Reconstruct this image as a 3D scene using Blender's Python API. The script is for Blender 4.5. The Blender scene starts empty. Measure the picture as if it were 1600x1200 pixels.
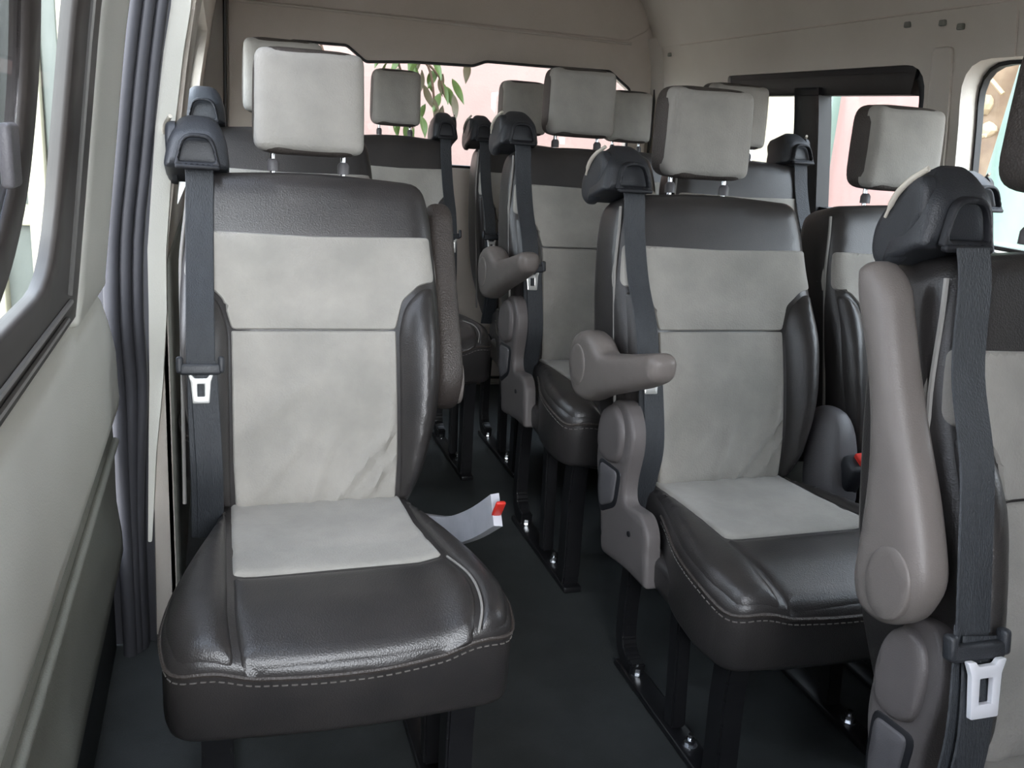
import bpy, bmesh, math, random
import numpy as np
from mathutils import Vector, Matrix
from mathutils.geometry import delaunay_2d_cdt
random.seed(7); rnd = random.Random(7)
C = bpy.context.scene.collection
sc = bpy.context.scene

# ---------------------------------------------------------------- camera, world, light, exposure
cam_d = bpy.data.cameras.new('camera'); cam_o = bpy.data.objects.new('camera', cam_d); C.objects.link(cam_o)
F_PX, YAW, PITCH, ROLL, CAM_H = 1408.47, math.radians(18.491), math.radians(15.751), math.radians(4.252), 1.148
fw = Vector((math.sin(YAW)*math.cos(PITCH), math.cos(YAW)*math.cos(PITCH), -math.sin(PITCH)))
rt = Vector((math.cos(YAW), -math.sin(YAW), 0)); up = rt.cross(fw)
r2 = rt*math.cos(ROLL) + up*math.sin(ROLL); u2 = -rt*math.sin(ROLL) + up*math.cos(ROLL)
cam_o.matrix_world = Matrix(((r2.x, u2.x, -fw.x, 0), (r2.y, u2.y, -fw.y, 0), (r2.z, u2.z, -fw.z, CAM_H), (0, 0, 0, 1)))
cam_d.sensor_width = 36; cam_d.lens = 36*F_PX/1600; cam_d.clip_start = .02; cam_d.clip_end = 200
sc.camera = cam_o

w = bpy.data.worlds.new('overcast_sky'); sc.world = w; w.use_nodes = True
nt = w.node_tree; nt.nodes.clear()
wo = nt.nodes.new('ShaderNodeOutputWorld'); bg = nt.nodes.new('ShaderNodeBackground')
tc = nt.nodes.new('ShaderNodeTexCoord'); sx = nt.nodes.new('ShaderNodeSeparateXYZ'); cr = nt.nodes.new('ShaderNodeValToRGB')
nt.links.new(tc.outputs['Generated'], sx.inputs[0]); nt.links.new(sx.outputs[2], cr.inputs[0]); nt.links.new(cr.outputs[0], bg.inputs[0])
cr.color_ramp.elements[0].color = (.86, .90, .97, 1); cr.color_ramp.elements[1].color = (.72, .82, 1.0, 1)
bg.inputs[1].default_value = 3.6
nt.links.new(bg.outputs[0], wo.inputs[0])
sun_d = bpy.data.lights.new('sun', 'SUN'); sun_d.energy = 1.9; sun_d.angle = math.radians(35); sun_d.color = (.97, .99, 1)
sun_o = bpy.data.objects.new('sun', sun_d); C.objects.link(sun_o)
sun_o.rotation_euler = Vector((.06, 1, -.33)).to_track_quat('-Z', 'Y').to_euler()
sc.view_settings.view_transform = 'Standard'; sc.view_settings.look = 'None'
sc.view_settings.gamma = 1; sc.view_settings.use_curve_mapping = False
sc.view_settings.exposure = 1.5

# ---------------------------------------------------------------- materials
def srgb(r, g, b):
    f = lambda c: (c/255/12.92) if c/255 <= .04045 else ((c/255+.055)/1.055)**2.4
    return (f(r), f(g), f(b), 1)
def mat(name, col, rough=.6, col2=None, scale=6, bump=0, bscale=80, metal=0, spec=.5, detail=4, coat=0, voronoi=False, stretch=None, sheen=0):
    m = bpy.data.materials.new(name); m.use_nodes = True
    t = m.node_tree; b = t.nodes['Principled BSDF']
    b.inputs['Base Color'].default_value = col; b.inputs['Roughness'].default_value = rough
    b.inputs['Metallic'].default_value = metal; b.inputs['Specular IOR Level'].default_value = spec
    if coat: b.inputs['Coat Weight'].default_value = coat; b.inputs['Coat Roughness'].default_value = .25
    if sheen: b.inputs['Sheen Weight'].default_value = sheen
    co = t.nodes.new('ShaderNodeTexCoord')
    src = co.outputs['Object']
    if stretch:
        mp = t.nodes.new('ShaderNodeMapping'); mp.inputs['Scale'].default_value = stretch
        t.links.new(src, mp.inputs[0]); src = mp.outputs[0]
    if col2:
        n = t.nodes.new('ShaderNodeTexNoise'); n.inputs['Scale'].default_value = scale; n.inputs['Detail'].default_value = detail
        n.inputs['Roughness'].default_value = .6
        r = t.nodes.new('ShaderNodeValToRGB'); r.color_ramp.elements[0].color = col; r.color_ramp.elements[1].color = col2
        r.color_ramp.elements[0].position = .35; r.color_ramp.elements[1].position = .65
        t.links.new(src, n.inputs[0]); t.links.new(n.outputs[0], r.inputs[0]); t.links.new(r.outputs[0], b.inputs['Base Color'])
    if bump:
        n2 = t.nodes.new('ShaderNodeTexVoronoi' if voronoi else 'ShaderNodeTexNoise'); n2.inputs['Scale'].default_value = bscale
        bp = t.nodes.new('ShaderNodeBump'); bp.inputs['Strength'].default_value = bump; bp.inputs['Distance'].default_value = .004
        t.links.new(src, n2.inputs[0]); t.links.new(n2.outputs[0], bp.inputs['Height']); t.links.new(bp.outputs[0], b.inputs['Normal'])
    return m
M = {}
M['suede'] = mat('grey_suede', srgb(150, 147, 141), .95, srgb(166, 162, 155), 7, .25, 260, spec=.15, sheen=.15)
M['leather'] = mat('dark_leather', srgb(46, 44, 44), .36, srgb(54, 51, 50), 12, .10, 420, spec=.6, voronoi=True)
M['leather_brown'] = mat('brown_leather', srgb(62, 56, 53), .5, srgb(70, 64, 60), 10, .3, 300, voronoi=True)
M['plastic_taupe'] = mat('taupe_plastic', srgb(112, 106, 102), .42, srgb(118, 111, 107), 5, .15, 500, spec=.4)
M['plastic_cover'] = mat('grey_taupe_plastic', srgb(98, 93, 92), .42, srgb(103, 98, 97), 5, .15, 500, spec=.4)
M['plastic_grey'] = mat('grey_plastic', srgb(90, 88, 90), .45, srgb(96, 94, 96), 5, .15, 500)
M['plastic_dark'] = mat('dark_plastic', srgb(42, 44, 48), .45, srgb(48, 50, 54), 5, .2, 500)
M['slot'] = mat('slot_black', srgb(24, 25, 30), .6)
M['belt'] = mat('belt_webbing', srgb(46, 49, 53), .6, srgb(52, 55, 59), 40, .5, 500, stretch=(1, 1, .15))
M['metal'] = mat('bright_steel', srgb(225, 228, 232), .22, metal=1)
M['tongue'] = mat('worn_steel', srgb(215, 215, 212), .35, metal=.6)
M['tongue_glint'] = mat('tongue_painted_glint', srgb(245, 245, 250), .3, metal=.25)  # near-white, less metallic base: the glint on the tongue is painted in
M['black_metal'] = mat('black_painted_metal', srgb(24, 24, 26), .33, srgb(30, 30, 32), 20, spec=.5)
M['red'] = mat('red_button', srgb(205, 50, 40), .4)
M['white_plastic'] = mat('pale_sleeve', srgb(190, 190, 196), .4, srgb(176, 178, 184), 20)
M['strip'] = mat('pale_strip', srgb(205, 198, 184), .4)
M['stitch'] = mat('stitch_thread', srgb(112, 108, 104), .7)
M['pipe'] = mat('pale_piping', srgb(140, 137, 133), .6)
M['trim'] = mat('cream_trim', srgb(208, 207, 197), .55, srgb(214, 213, 203), 3, .15, 400, spec=.35)
M['door_low'] = mat('door_lower_trim', srgb(128, 129, 121), .65, srgb(136, 136, 128), 4, .25, 350, spec=.3)
M['lining'] = mat('wall_lining', srgb(204, 196, 186), .7, srgb(210, 203, 193), 3, .2, 400, spec=.3)
M['gate_trim'] = mat('tailgate_trim', srgb(206, 196, 185), .8, srgb(212, 202, 192), 4, .3, 300, spec=.2)
M['rubber'] = mat('black_rubber', srgb(58, 58, 62), .5, srgb(64, 64, 68), 6, spec=.45)
M['frame'] = mat('window_frame_black', srgb(50, 46, 44), .45, srgb(58, 53, 50), 9)
M['jet'] = mat('window_surround', srgb(27, 27, 28), .5, srgb(32, 32, 33), 9)
M['floor'] = mat('floor_vinyl', srgb(54, 57, 57), .6, srgb(62, 65, 65), 9, .35, 600, detail=8, spec=.3)
M['silver'] = mat('frame_bead', srgb(130, 128, 125), .35, metal=.4)
M['pinkwall'] = mat('pink_plaster', srgb(136, 113, 107), .9, srgb(144, 122, 115), 2, .3, 60, detail=8)
M['paleyellow'] = mat('pale_yellow_plaster', srgb(172, 162, 138), .9, srgb(178, 170, 146), 2, .3, 50)
M['pink2'] = mat('salmon_plaster', srgb(176, 142, 134), .9, srgb(182, 149, 142), 2, .3, 50)
M['mint'] = mat('mint_paint', srgb(128, 152, 140), .7, srgb(134, 158, 146), 3)
M['creamwall'] = mat('cream_paint', srgb(158, 154, 134), .85, srgb(164, 160, 141), 3, .2, 60)
M['greyshut'] = mat('grey_green_paint', srgb(98, 103, 99), .6, srgb(106, 111, 106), 3)
M['earth'] = mat('brown_earth', srgb(120, 98, 80), .95, srgb(150, 128, 104), 6, .8, 20, detail=8)
M['stone'] = mat('pale_stone', srgb(190, 170, 135), .85, srgb(170, 150, 120), 9, .5, 40)
M['ground'] = mat('outside_ground', srgb(120, 112, 102), .95, srgb(140, 130, 118), 4, .5, 30, detail=8)
M['bark'] = mat('twig_bark', srgb(96, 74, 58), .9, srgb(80, 62, 48), 20)
M['leaf'] = mat('green_leaf', srgb(62, 84, 34), .5, srgb(78, 100, 46), 14)
M['leaf2'] = mat('dry_leaf', srgb(70, 64, 44), .6, srgb(84, 76, 54), 14)
M['petal'] = mat('pink_petal', srgb(196, 120, 112), .6, srgb(206, 140, 130), 14)
def glass(name, tint, refl=.06):
    m = bpy.data.materials.new(name); m.use_nodes = True; t = m.node_tree; t.nodes.clear()
    o = t.nodes.new('ShaderNodeOutputMaterial'); mx = t.nodes.new('ShaderNodeMixShader'); mx.inputs[0].default_value = refl
    a = t.nodes.new('ShaderNodeBsdfTransparent'); a.inputs[0].default_value = tint
    g = t.nodes.new('ShaderNodeBsdfGlossy'); g.inputs['Roughness'].default_value = .03
    t.links.new(a.outputs[0], mx.inputs[1]); t.links.new(g.outputs[0], mx.inputs[2]); t.links.new(mx.outputs[0], o.inputs[0])
    return m
M['glass'] = glass('clear_glass', (.94, .96, .95, 1)); M['glass_tint'] = glass('tinted_glass', (.55, .54, .55, 1), .08)

# ---------------------------------------------------------------- object helpers
def link(name, me, m=None, parent=None):
    o = bpy.data.objects.new(name, me); C.objects.link(o)
    if m is not None and len(me.materials) == 0: me.materials.append(M[m] if isinstance(m, str) else m)
    if parent is not None: o.parent = parent
    return o
def structure(o): o['kind'] = 'structure'; return o
def thing(name, label, cat, loc=(0, 0, 0), group=None):
    o = bpy.data.objects.new(name, None); C.objects.link(o); o.location = loc; o.empty_display_size = .1
    o['label'] = label; o['category'] = cat
    if group: o['group'] = group
    return o
def finish(name, verts, faces, smooth=True):
    me = bpy.data.meshes.new(name); me.from_pydata([tuple(v) for v in verts], [], faces); me.validate(); me.update()
    bm = bmesh.new(); bm.from_mesh(me); bmesh.ops.recalc_face_normals(bm, faces=bm.faces); bm.to_mesh(me); bm.free()
    me.shade_smooth() if smooth else me.shade_flat()
    if smooth:
        try: me.set_sharp_from_angle(angle=math.radians(50))
        except Exception: pass
    return me
def join(name, meshes):
    V = []; Fc = []
    for me in meshes:
        n = len(V); V += [tuple(v.co) for v in me.vertices]; Fc += [tuple(i+n for i in p.vertices) for p in me.polygons]
    return finish(name, V, Fc)

def resample(poly, h):
    out = []; n = len(poly)
    for i in range(n):
        a, b = poly[i], poly[(i+1) % n]; L = math.hypot(b[0]-a[0], b[1]-a[1]); k = max(1, round(L/h))
        for j in range(k): out.append((a[0]+(b[0]-a[0])*j/k, a[1]+(b[1]-a[1])*j/k))
    return out
def rounded(poly, r=.02, seg=5):
    """round every corner of a polygon with radius-like distance r (number or one per corner)"""
    out = []; n = len(poly)
    for i in range(n):
        p0, p1, p2 = [Vector(poly[k % n][:2]) for k in (i-1, i, i+1)]
        rr = r[i] if isinstance(r, (list, tuple)) else r
        a = p0-p1; b = p2-p1; d = min(rr, a.length*.48, b.length*.48)
        if d < 1e-5: out.append(tuple(p1)); continue
        A = p1+a.normalized()*d; B = p1+b.normalized()*d
        for k in range(seg+1):
            t = k/seg; q = A*(1-t)**2+p1*2*t*(1-t)+B*t*t; out.append((q.x, q.y))
    return out
def pip(P, poly):
    x, y = P[:, 0], P[:, 1]; ins = np.zeros(len(P), bool); q = np.array(poly); n = len(q)
    for i in range(n):
        x1, y1 = q[i]; x2, y2 = q[(i+1) % n]
        if y1 == y2: continue
        c = ((y1 > y) != (y2 > y)) & (x < (x2-x1)*(y-y1)/(y2-y1)+x1); ins ^= c
    return ins
def edge_dist(P, loops):
    d = np.full(len(P), 1e9)
    for poly in loops:
        q = np.array(poly); n = len(q)
        for i in range(n):
            a = q[i]; b = q[(i+1) % n]; ab = b-a; t = np.clip(((P-a)@ab)/max(ab@ab, 1e-12), 0, 1)
            d = np.minimum(d, np.hypot(*(P-(a+t[:, None]*ab)).T))
    return d
def plate(name, outline, top, bot, mapf, h=.015, rt_=0, rb=0, dt=None, db=None, holes=(), open_bottom=False):
    """closed slab over a 2D outline: top(x,y)/bot(x,y) heights, edges rounded over rt_/rb, dropping dt/db; mapf(x,y,height)->3D"""
    dt = rt_ if dt is None else dt; db = rb if db is None else db
    loops = [resample(outline, h)]+[resample(k, h) for k in holes]
    pts = []; edges = []
    for L in loops:
        s = len(pts); pts += L; edges += [(s+i, s+(i+1) % len(L)) for i in range(len(L))]
    A = np.array(pts)
    lo, hi = A.min(0), A.max(0); extra = []
    rmax = max(rt_, rb)
    if rmax > 0:
        for L in loops:
            q = np.array(L); n = len(q)
            tg = np.roll(q, -1, 0)-np.roll(q, 1, 0); tg /= np.maximum(np.hypot(*tg.T), 1e-9)[:, None]
            for f in (.08, .28, .6):
                for sgn in (1, -1):
                    c = q+np.stack([-tg[:, 1], tg[:, 0]], 1)*sgn*f*rmax
                    d = edge_dist(c, loops); extra.append(c[(abs(d-f*rmax) < .12*f*rmax)][::(1 if f > .2 else 1)])
    gx = np.arange(lo[0], hi[0], h); gy = np.arange(lo[1], hi[1], h)
    G = np.stack(np.meshgrid(gx+h*.37, gy+h*.41), -1).reshape(-1, 2); G[:, 0] += ((G[:, 1]/h).astype(int) % 2)*h*.5
    dG = edge_dist(G, loops); extra.append(G[dG > max(h*.55, rmax*.75)])
    X = np.concatenate(extra)
    ok = pip(X, loops[0])
    for k in loops[1:]: ok &= ~pip(X, k)
    X = X[ok]
    allp = [Vector((float(a), float(b))) for a, b in pts]+[Vector((float(a), float(b))) for a, b in X]
    V2, _, F2, *_ = delaunay_2d_cdt(allp, edges, [], 0, 1e-6)
    V2 = np.array([(v.x, v.y) for v in V2]); F2 = np.array([list(f) for f in F2])
    cen = V2[F2].mean(1); keep = pip(cen, loops[0])
    for k in loops[1:]: keep &= ~pip(cen, k)
    F2 = F2[keep]
    D = edge_dist(V2, loops)
    def drop(d, r, dd):
        if r <= 0: return 0
        t = min(d/r, 1); return dd*(1-math.sqrt(max(0, 1-(1-t)**2)))
    n = len(V2); V = []
    for i, (x, y) in enumerate(V2): V.append(mapf(x, y, top(x, y)-drop(D[i], rt_, dt)))
    Fs = [tuple(int(k) for k in f) for f in F2]
    if not open_bottom:
        for i, (x, y) in enumerate(V2): V.append(mapf(x, y, bot(x, y)+drop(D[i], rb, db)))
        cnt = {}
        for f in Fs:
            for a, b in ((f[0], f[1]), (f[1], f[2]), (f[2], f[0])): cnt[(a, b)] = 1
        bot_f = [tuple(k+n for k in reversed(f)) for f in Fs]
        side = [(b, a, a+n, b+n) for (a, b) in cnt if (b, a) not in cnt]
        Fs = Fs+bot_f+side
    used = sorted({k for f in Fs for k in f}); rm = {k: i for i, k in enumerate(used)}
    return finish(name, [V[k] for k in used], [tuple(rm[k] for k in f) for f in Fs])
def const(c): return lambda x, y: c

def tube(name, pts, r, seg=10, closed=False, flat=None):
    P = [Vector(p) for p in pts]; n = len(P); V = []; Fs = []; up0 = Vector((0, 0, 1)); prevN = None
    for i in range(n):
        t = (P[(i+1) % n]-P[i-1]) if closed else (P[min(i+1, n-1)]-P[max(i-1, 0)]); t.normalize()
        N = prevN-t*prevN.dot(t) if prevN else t.orthogonal()
        if N.length < 1e-6: N = t.orthogonal()
        N.normalize(); prevN = N; B = t.cross(N); rr = r[i] if isinstance(r, (list, tuple)) else r
        for k in range(seg):
            a = 2*math.pi*k/seg; V.append(P[i]+N*math.cos(a)*rr+B*math.sin(a)*rr)
    m = n if closed else n-1
    for i in range(m):
        for k in range(seg):
            a = i*seg+k; b = i*seg+(k+1) % seg; j = (i+1) % n; Fs.append((a, b, j*seg+(k+1) % seg, j*seg+k))
    if not closed: Fs.append(tuple(range(seg))[::-1]); Fs.append(tuple((n-1)*seg+k for k in range(seg)))
    return finish(name, V, Fs)
def smooth_path(pts, k=6):
    P = [Vector(p) for p in pts]; out = []
    for i in range(len(P)-1):
        p0, p1, p2, p3 = P[max(i-1, 0)], P[i], P[i+1], P[min(i+2, len(P)-1)]
        for j in range(k):
            t = j/k; out.append(.5*((2*p1)+(-p0+p2)*t+(2*p0-5*p1+4*p2-p3)*t*t+(-p0+3*p1-3*p2+p3)*t**3))
    out.append(P[-1]); return out
def ribbon(name, pts, width, thick, across=(1, 0, 0), twist=None):
    P = [Vector(p) for p in pts]; V = []; Fs = []; n = len(P)
    for i in range(n):
        t = (P[min(i+1, n-1)]-P[max(i-1, 0)]).normalized(); A = Vector(across[i] if isinstance(across[0], (tuple, list, Vector)) else across)
        A = (A-t*A.dot(t)).normalized(); N = t.cross(A); wd = width[i] if isinstance(width, (list, tuple)) else width
        for sx_, sz in ((-.5, -.5), (-.47, .5), (.47, .5), (.5, -.5)): V.append(P[i]+A*wd*sx_+N*thick*sz)
    for i in range(n-1):
        for k in range(4): a = i*4+k; b = i*4+(k+1) % 4; Fs.append((a, b, b+4, a+4))
    Fs += [(3, 2, 1, 0), tuple((n-1)*4+k for k in range(4))]
    return finish(name, V, Fs)
def rbox(name, size, r=.01, loc=(0, 0, 0), rot=None, seg=3, taper=None):
    bm = bmesh.new(); bmesh.ops.create_cube(bm, size=1)
    for v in bm.verts:
        v.co = Vector((v.co.x*size[0], v.co.y*size[1], v.co.z*size[2]))
        if taper and v.co.z > 0: v.co.x *= taper; v.co.y *= taper
    if r: bmesh.ops.bevel(bm, geom=bm.edges[:], offset=r, segments=seg, profile=.5, affect='EDGES')
    mt = Matrix.Translation(loc) @ (rot.to_4x4() if rot else Matrix.Identity(4)); bm.transform(mt)
    me = bpy.data.meshes.new(name); bm.to_mesh(me); bm.free(); me.shade_smooth()
    try: me.set_sharp_from_angle(angle=math.radians(50))
    except Exception: pass
    return me
def cyl(name, a, b, r, seg=16): return tube(name, [a, b], r, seg)
def sm(x, a, b): t = min(max((x-a)/(b-a), 0), 1); return t*t*(3-2*t)

# ================================================================= VAN SHELL
OZ = [0, .85, 1.25, 1.55, 1.75, 1.9, 2.0]; OX = [0, 0, .05, .10, .22, .45, .7]
def off(z): return float(np.interp(z, OZ, OX))
def XD(z): return -.2+off(z)            # sliding door inner face
def XL(z): return -.105+off(z)*1.05     # left wall behind the door
def XR(z): return 1.93-off(z)           # right wall
Y0, YT = -.42, 3.8

floor = structure(link('floor', rbox('floor', (2.3, 4.8, .06), 0, (.87, 1.6, -.03)), 'floor'))
# sliding door
def dmap(y, z, h): return (XD(z)+h, y, z)
door_out = rounded([(Y0, .27), (1.80, .265), (1.835, .49), (1.80, .68), (1.70, .835), (1.70, 1.55), (Y0, 1.55)], .03)
win_hole = rounded([(-.36, .85), (1.42, .85), (1.42, 1.50), (-.36, 1.50)], .05)
door = structure(link('door_1', plate('door', door_out, const(-.012), const(-.022), dmap, .05, holes=[win_hole]), 'trim'))
pad = plate('pad', rounded([(Y0, .565), (1.80, .575), (1.80, .68), (1.69, .838), (Y0, .838)], [.02, .03, .05, .06, .02]), lambda y, z: .012-.012*sm(z, .70, .84), const(-.03), dmap, .03, .022)
link('door_armrest_panel', pad, 'trim', door)
link('door_pillar_trim', plate('dp', rounded([(1.37, .83), (1.71, .83), (1.70, 1.2), (1.70, 1.50), (1.37, 1.50)], .02), const(.008), const(-.012), dmap, .04, .012), 'trim', door)
link('door_lower_panel', plate('dl', rounded([(Y0, .275), (1.79, .275), (1.82, .49), (1.80, .555), (Y0, .50)], .015), lambda y, z: -.004+.010*sm(z, .40, .30), const(-.03), dmap, .03, .012), 'door_low', door)
link('door_pocket_ridge', tube('dr', smooth_path([(XD(.5)+.0, y, .505+.012*sm(y, .8, 1.7)) for y in np.linspace(Y0, 1.78, 12)], 3), .008, 8), 'door_low', door)
# door window
def ring(name, outer, inner, t, b, mapf, h=.04, r=.008): return plate(name, outer, const(t), const(b), mapf, h, r, holes=[inner])
win1 = structure(link('window_1', ring('w1', rounded([(-.37, .845), (1.43, .845), (1.43, 1.505), (-.37, 1.505)], .05), rounded([(-.30, .938), (1.15, .938), (1.19, 1.45), (-.30, 1.45)], [.05, .09, .05, .05]), .004, -.014, dmap, .04, .008), 'frame'))
for k, (zz, hh) in enumerate(((.888, .006), (.868, .006))):
    link('frame_bead', tube('bead', [(XD(zz)+hh, y, zz) for y in np.linspace(-.3, 1.29-.02*k, 14)], .0035, 6), 'silver', win1)
link('frame_bead', tube('bead', [(XD(z)+.006, 1.272, z) for z in np.linspace(.90, 1.46, 10)], .0035, 6), 'silver', win1)
link('pane', plate('pane', rounded([(-.34, .90), (1.21, .90), (1.21, 1.47), (-.34, 1.47)], .05), const(-.008), const(-.011), dmap, .08), 'glass', win1)
sash_out = rounded([(-0.300, .93), (0.770, .945), (0.875, 1.0), (0.925, 1.06), (0.945, 1.17), (0.900, 1.30), (0.870, 1.45), (-0.300, 1.45)], [.03, .05, .04, .05, .06, .05, .02, .02])
sash_in = rounded([(-0.250, .99), (0.740, 1.0), (0.830, 1.035), (0.875, 1.08), (0.885, 1.17), (0.850, 1.30), (0.820, 1.41), (-0.250, 1.41)], [.03, .05, .04, .05, .06, .05, .02, .02])
sash = link('sliding_sash', ring('sash', sash_out, sash_in, .010, -.006, dmap, .03, .008), 'frame', win1)
link('tinted_pane', plate('tp', sash_in, const(.003), const(.0), dmap, .08), 'glass_tint', sash)
link('sash_latch', rbox('latch', (.010, .035, .05), .004, (XD(1.1)+.012, .815, 1.10)), 'plastic_grey', sash)
# seal of the doorway and cream garnish behind it
seals = []
for k, (dx, dy, r) in enumerate(((.002, 0, .014), (.024, .012, .013), (.045, .022, .012), (.014, .03, .02), (.034, .04, .02))):
    seals.append(tube('seal', smooth_path([(XD(z)+dx*(.55+.45*sm(z, .3, .6)), 1.86+dy-(.05 if z > .8 else .05*sm(z, .55, .8)), z) for z in (-.0, .26, .45, .6, .75, .9, 1.05, 1.2, 1.35, 1.5, 1.56)], 3), r, 10))
jamb = plate('jamb', [(-.25, -.02), (-.15, -.02), (-.14, .6), (-.125, .9), (-.08, 1.25), (-.03, 1.56), (-.10, 1.62), (-.20, 1.5), (-.25, .9)], const(0), const(-.03), lambda x, z, h: (x, 1.905-h, z), .06)
seals.append(jamb)
t1 = structure(link('trim_1', join('seal', seals), 'rubber'))
garn = [(-.147, .25), (-.139, .45), (-.132, .60), (-.128, .75), (-.126, .872), (-.122+.018, 1.103), (-.085, 1.24), (-.070, 1.32), (-.05, 1.56)]
garn = [(x-.010, z) for x, z in garn]
gout = garn+[(x+.008+.026*sm(z, .27, .8), z) for x, z in reversed(garn)]
t2 = structure(link('trim_2', plate('garnish', rounded(gout, .004), const(0), const(.05), lambda x, z, h: (x, 1.885+h, z), .012, .0), 'trim'))
# left wall behind the door, with the rear quarter window
def lmap(y, z, h): return (XL(z)+h, y, z)
lw = plate('wl', [(1.93, 0), (3.86, 0), (3.86, 1.62), (1.93, 1.62)], const(0), const(-.05), lmap, .08, holes=[rounded([(2.25, .92), (3.25, .92), (3.25, 1.38), (2.25, 1.38)], .06)])
wall_left = structure(link('wall_left', lw, 'lining'))
link('side_sill_panel', plate('ws', rounded([(1.93, .02), (3.8, .02), (3.8, .85), (1.93, .85)], .03), const(.008), const(-.01), lmap, .08, .01), 'door_low', wall_left)
win4 = structure(link('window_4', ring('w4', rounded([(2.24, .91), (3.26, .91), (3.26, 1.39), (2.24, 1.39)], .06), rounded([(2.28, .95), (3.22, .95), (3.22, 1.35), (2.28, 1.35)], .05), -.03, -.055, lmap, .06, .006), 'jet'))
link('pane', plate('pane', rounded([(2.25, .92), (3.25, .92), (3.25, 1.38), (2.25, 1.38)], .05), const(-.045), const(-.048), lmap, .1), 'glass', win4)
# unseen mask added at the cab end, opening shaped to steer daylight left
structure(link('front_light_mask', plate('wf', [(-.22, 0), (1.95, 0), (1.93, .85), (1.88, 1.25), (1.83, 1.55), (1.7, 1.8), (1.3, 1.98), (.5, 1.98), (.1, 1.8), (-.05, 1.55), (-.15, 1.25), (-.22, .85)], const(0), const(-.03), lambda x, z, h: (x, Y0-h, z), .1, holes=[rounded([(-.16, .86), (.52, .86), (.52, 1.50), (-.07, 1.50)], .05)]), 'lining'))
# below the door: dark step well side
structure(link('trim_3', rbox('sill', (.03, 2.7, .30), .008, (-.245, .55, .115)), 'floor'))
# right wall with two window openings
def rmap(y, z, h): return (XR(z)+h, y, z)
w2o = rounded([(2.20, .93), (3.23, .93), (3.23, 1.402), (2.165, 1.402)], [.05, .05, .02, .09])
w3o = rounded([(.55, .93), (2.03, .93), (2.04, 1.405), (.55, 1.405)], [.06, .05, .10, .06])
wall_right = structure(link('wall_right', plate('wr', [(Y0, 0), (3.86, 0), (3.86, 1.60), (Y0, 1.60)], const(0), const(.07), rmap, .07, holes=[w2o, w3o]), 'lining'))
link('pillar_trim', plate('pt', rounded([(2.07, .5), (2.14, .5), (2.15, 1.30), (2.14, 1.44), (2.07, 1.44)], .015), const(-.004), const(.01), rmap, .04, .01, 0, .004), 'lining', wall_right)
link('side_lower_panel', plate('sl', rounded([(Y0, .02), (3.8, .02), (3.8, .86), (Y0, .86)], .03), const(-.012), const(.01), lambda y, z, h: rmap(y, z, h), .1, 0), 'door_low', wall_right)
for (yy, zz) in ((2.247, 1.506), (2.113, 1.50), (2.048, 1.486), (3.70, 1.50)):
    link('trim_clip', rbox('clip', (.012, .022, .016), .004, (XR(zz)-.004, yy, zz)), 'door_low', wall_right)
link('lining_seam', tube('seam', [(XR(z)-.002, 1.868, z) for z in np.linspace(1.405, 1.535, 5)], .003, 6), 'gate_trim', wall_right)
link('lining_crease', tube('crease', [(XR(1.535)-.006, y, 1.535) for y in np.linspace(Y0, 3.6, 14)], .006, 6), 'gate_trim', wall_right)
# window 2: slider with deep dark header
win2 = structure(link('window_2', ring('w2', rounded([(2.19, .92), (3.245, .92), (3.245, 1.412), (2.155, 1.412)], [.05, .05, .02, .09]), rounded([(2.225, .97), (3.19, .97), (3.19, 1.385), (2.20, 1.385)], [.03, .03, .02, .08]), .02, .075, rmap, .04, .008), 'jet'))
link('header_rail', plate('hdr', [(2.235, 1.322), (3.22, 1.330), (3.22, 1.405), (2.21, 1.405)], const(.015), const(.05), rmap, .06, .008), 'jet', win2)
link('window_divider', plate('div', [(2.64, .94), (2.79, .94), (2.79, 1.35), (2.655, 1.35)], const(.012), const(.05), rmap, .03, .012), 'jet', win2)
for k in range(5): link('latch_tooth', rbox('tooth', (.016, .016, .018), .004, (XR(1.0)+.002, 2.745, 1.045+.034*k)), 'frame', win2)
link('pane', plate('pn', [(2.78, .94), (3.21, .94), (3.21, 1.34), (2.78, 1.34)], const(.040), const(.044), rmap, .1), 'glass', win2)
link('pane', plate('pn', [(2.20, .94), (2.66, .94), (2.66, 1.395), (2.20, 1.395)], const(.052), const(.056), rmap, .1), 'glass', win2)
win3 = structure(link('window_3', ring('w3', rounded([(.54, .92), (2.045, .92), (2.055, 1.42), (.54, 1.42)], [.06, .05, .10, .06]), rounded([(.56, .94), (2.02, .94), (2.03, 1.395), (.56, 1.395)], [.06, .05, .10, .06]), .058, .072, rmap, .03, .006), 'jet'))
link('pane', plate('pn', rounded([(.55, .93), (2.03, .93), (2.035, 1.40), (.55, 1.40)], .08), const(.062), const(.066), rmap, .1), 'glass', win3)
# ceiling: one swept lining from wall to wall
sec = [(XL(1.53)-.012, 1.53)]
sec = [(-.105+1.05*off(z)-.0, z) for z in (1.535, 1.6, 1.7, 1.8, 1.88, 1.94, 1.98)]+[(x, 2.0) for x in (.7, .9, 1.1)]+[(1.93-off(z)-.012, z) for z in (1.98, 1.94, 1.88, 1.8, 1.7, 1.6, 1.535)]
V = []; Fs = []; ys = np.linspace(Y0, 3.86, 12); n = len(sec)
for y in ys:
    for x, z in sec: V.append((x, y, z))
m_ = len(V)
for y in ys:
    for x, z in sec:
        dx = .03 if x < .87 else -.03; V.append((x-dx, y, z+.03))
for L, o in ((m_, 0), (m_, m_)):
    for i in range(len(ys)-1):
        for k in range(n-1): a = o+i*n+k; Fs.append((a, a+1, a+n+1, a+n))
for i in range(len(ys)-1):
    for k in (0, n-1): a = i*n+k; Fs.append((a, a+n, a+n+m_, a+m_))
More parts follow.
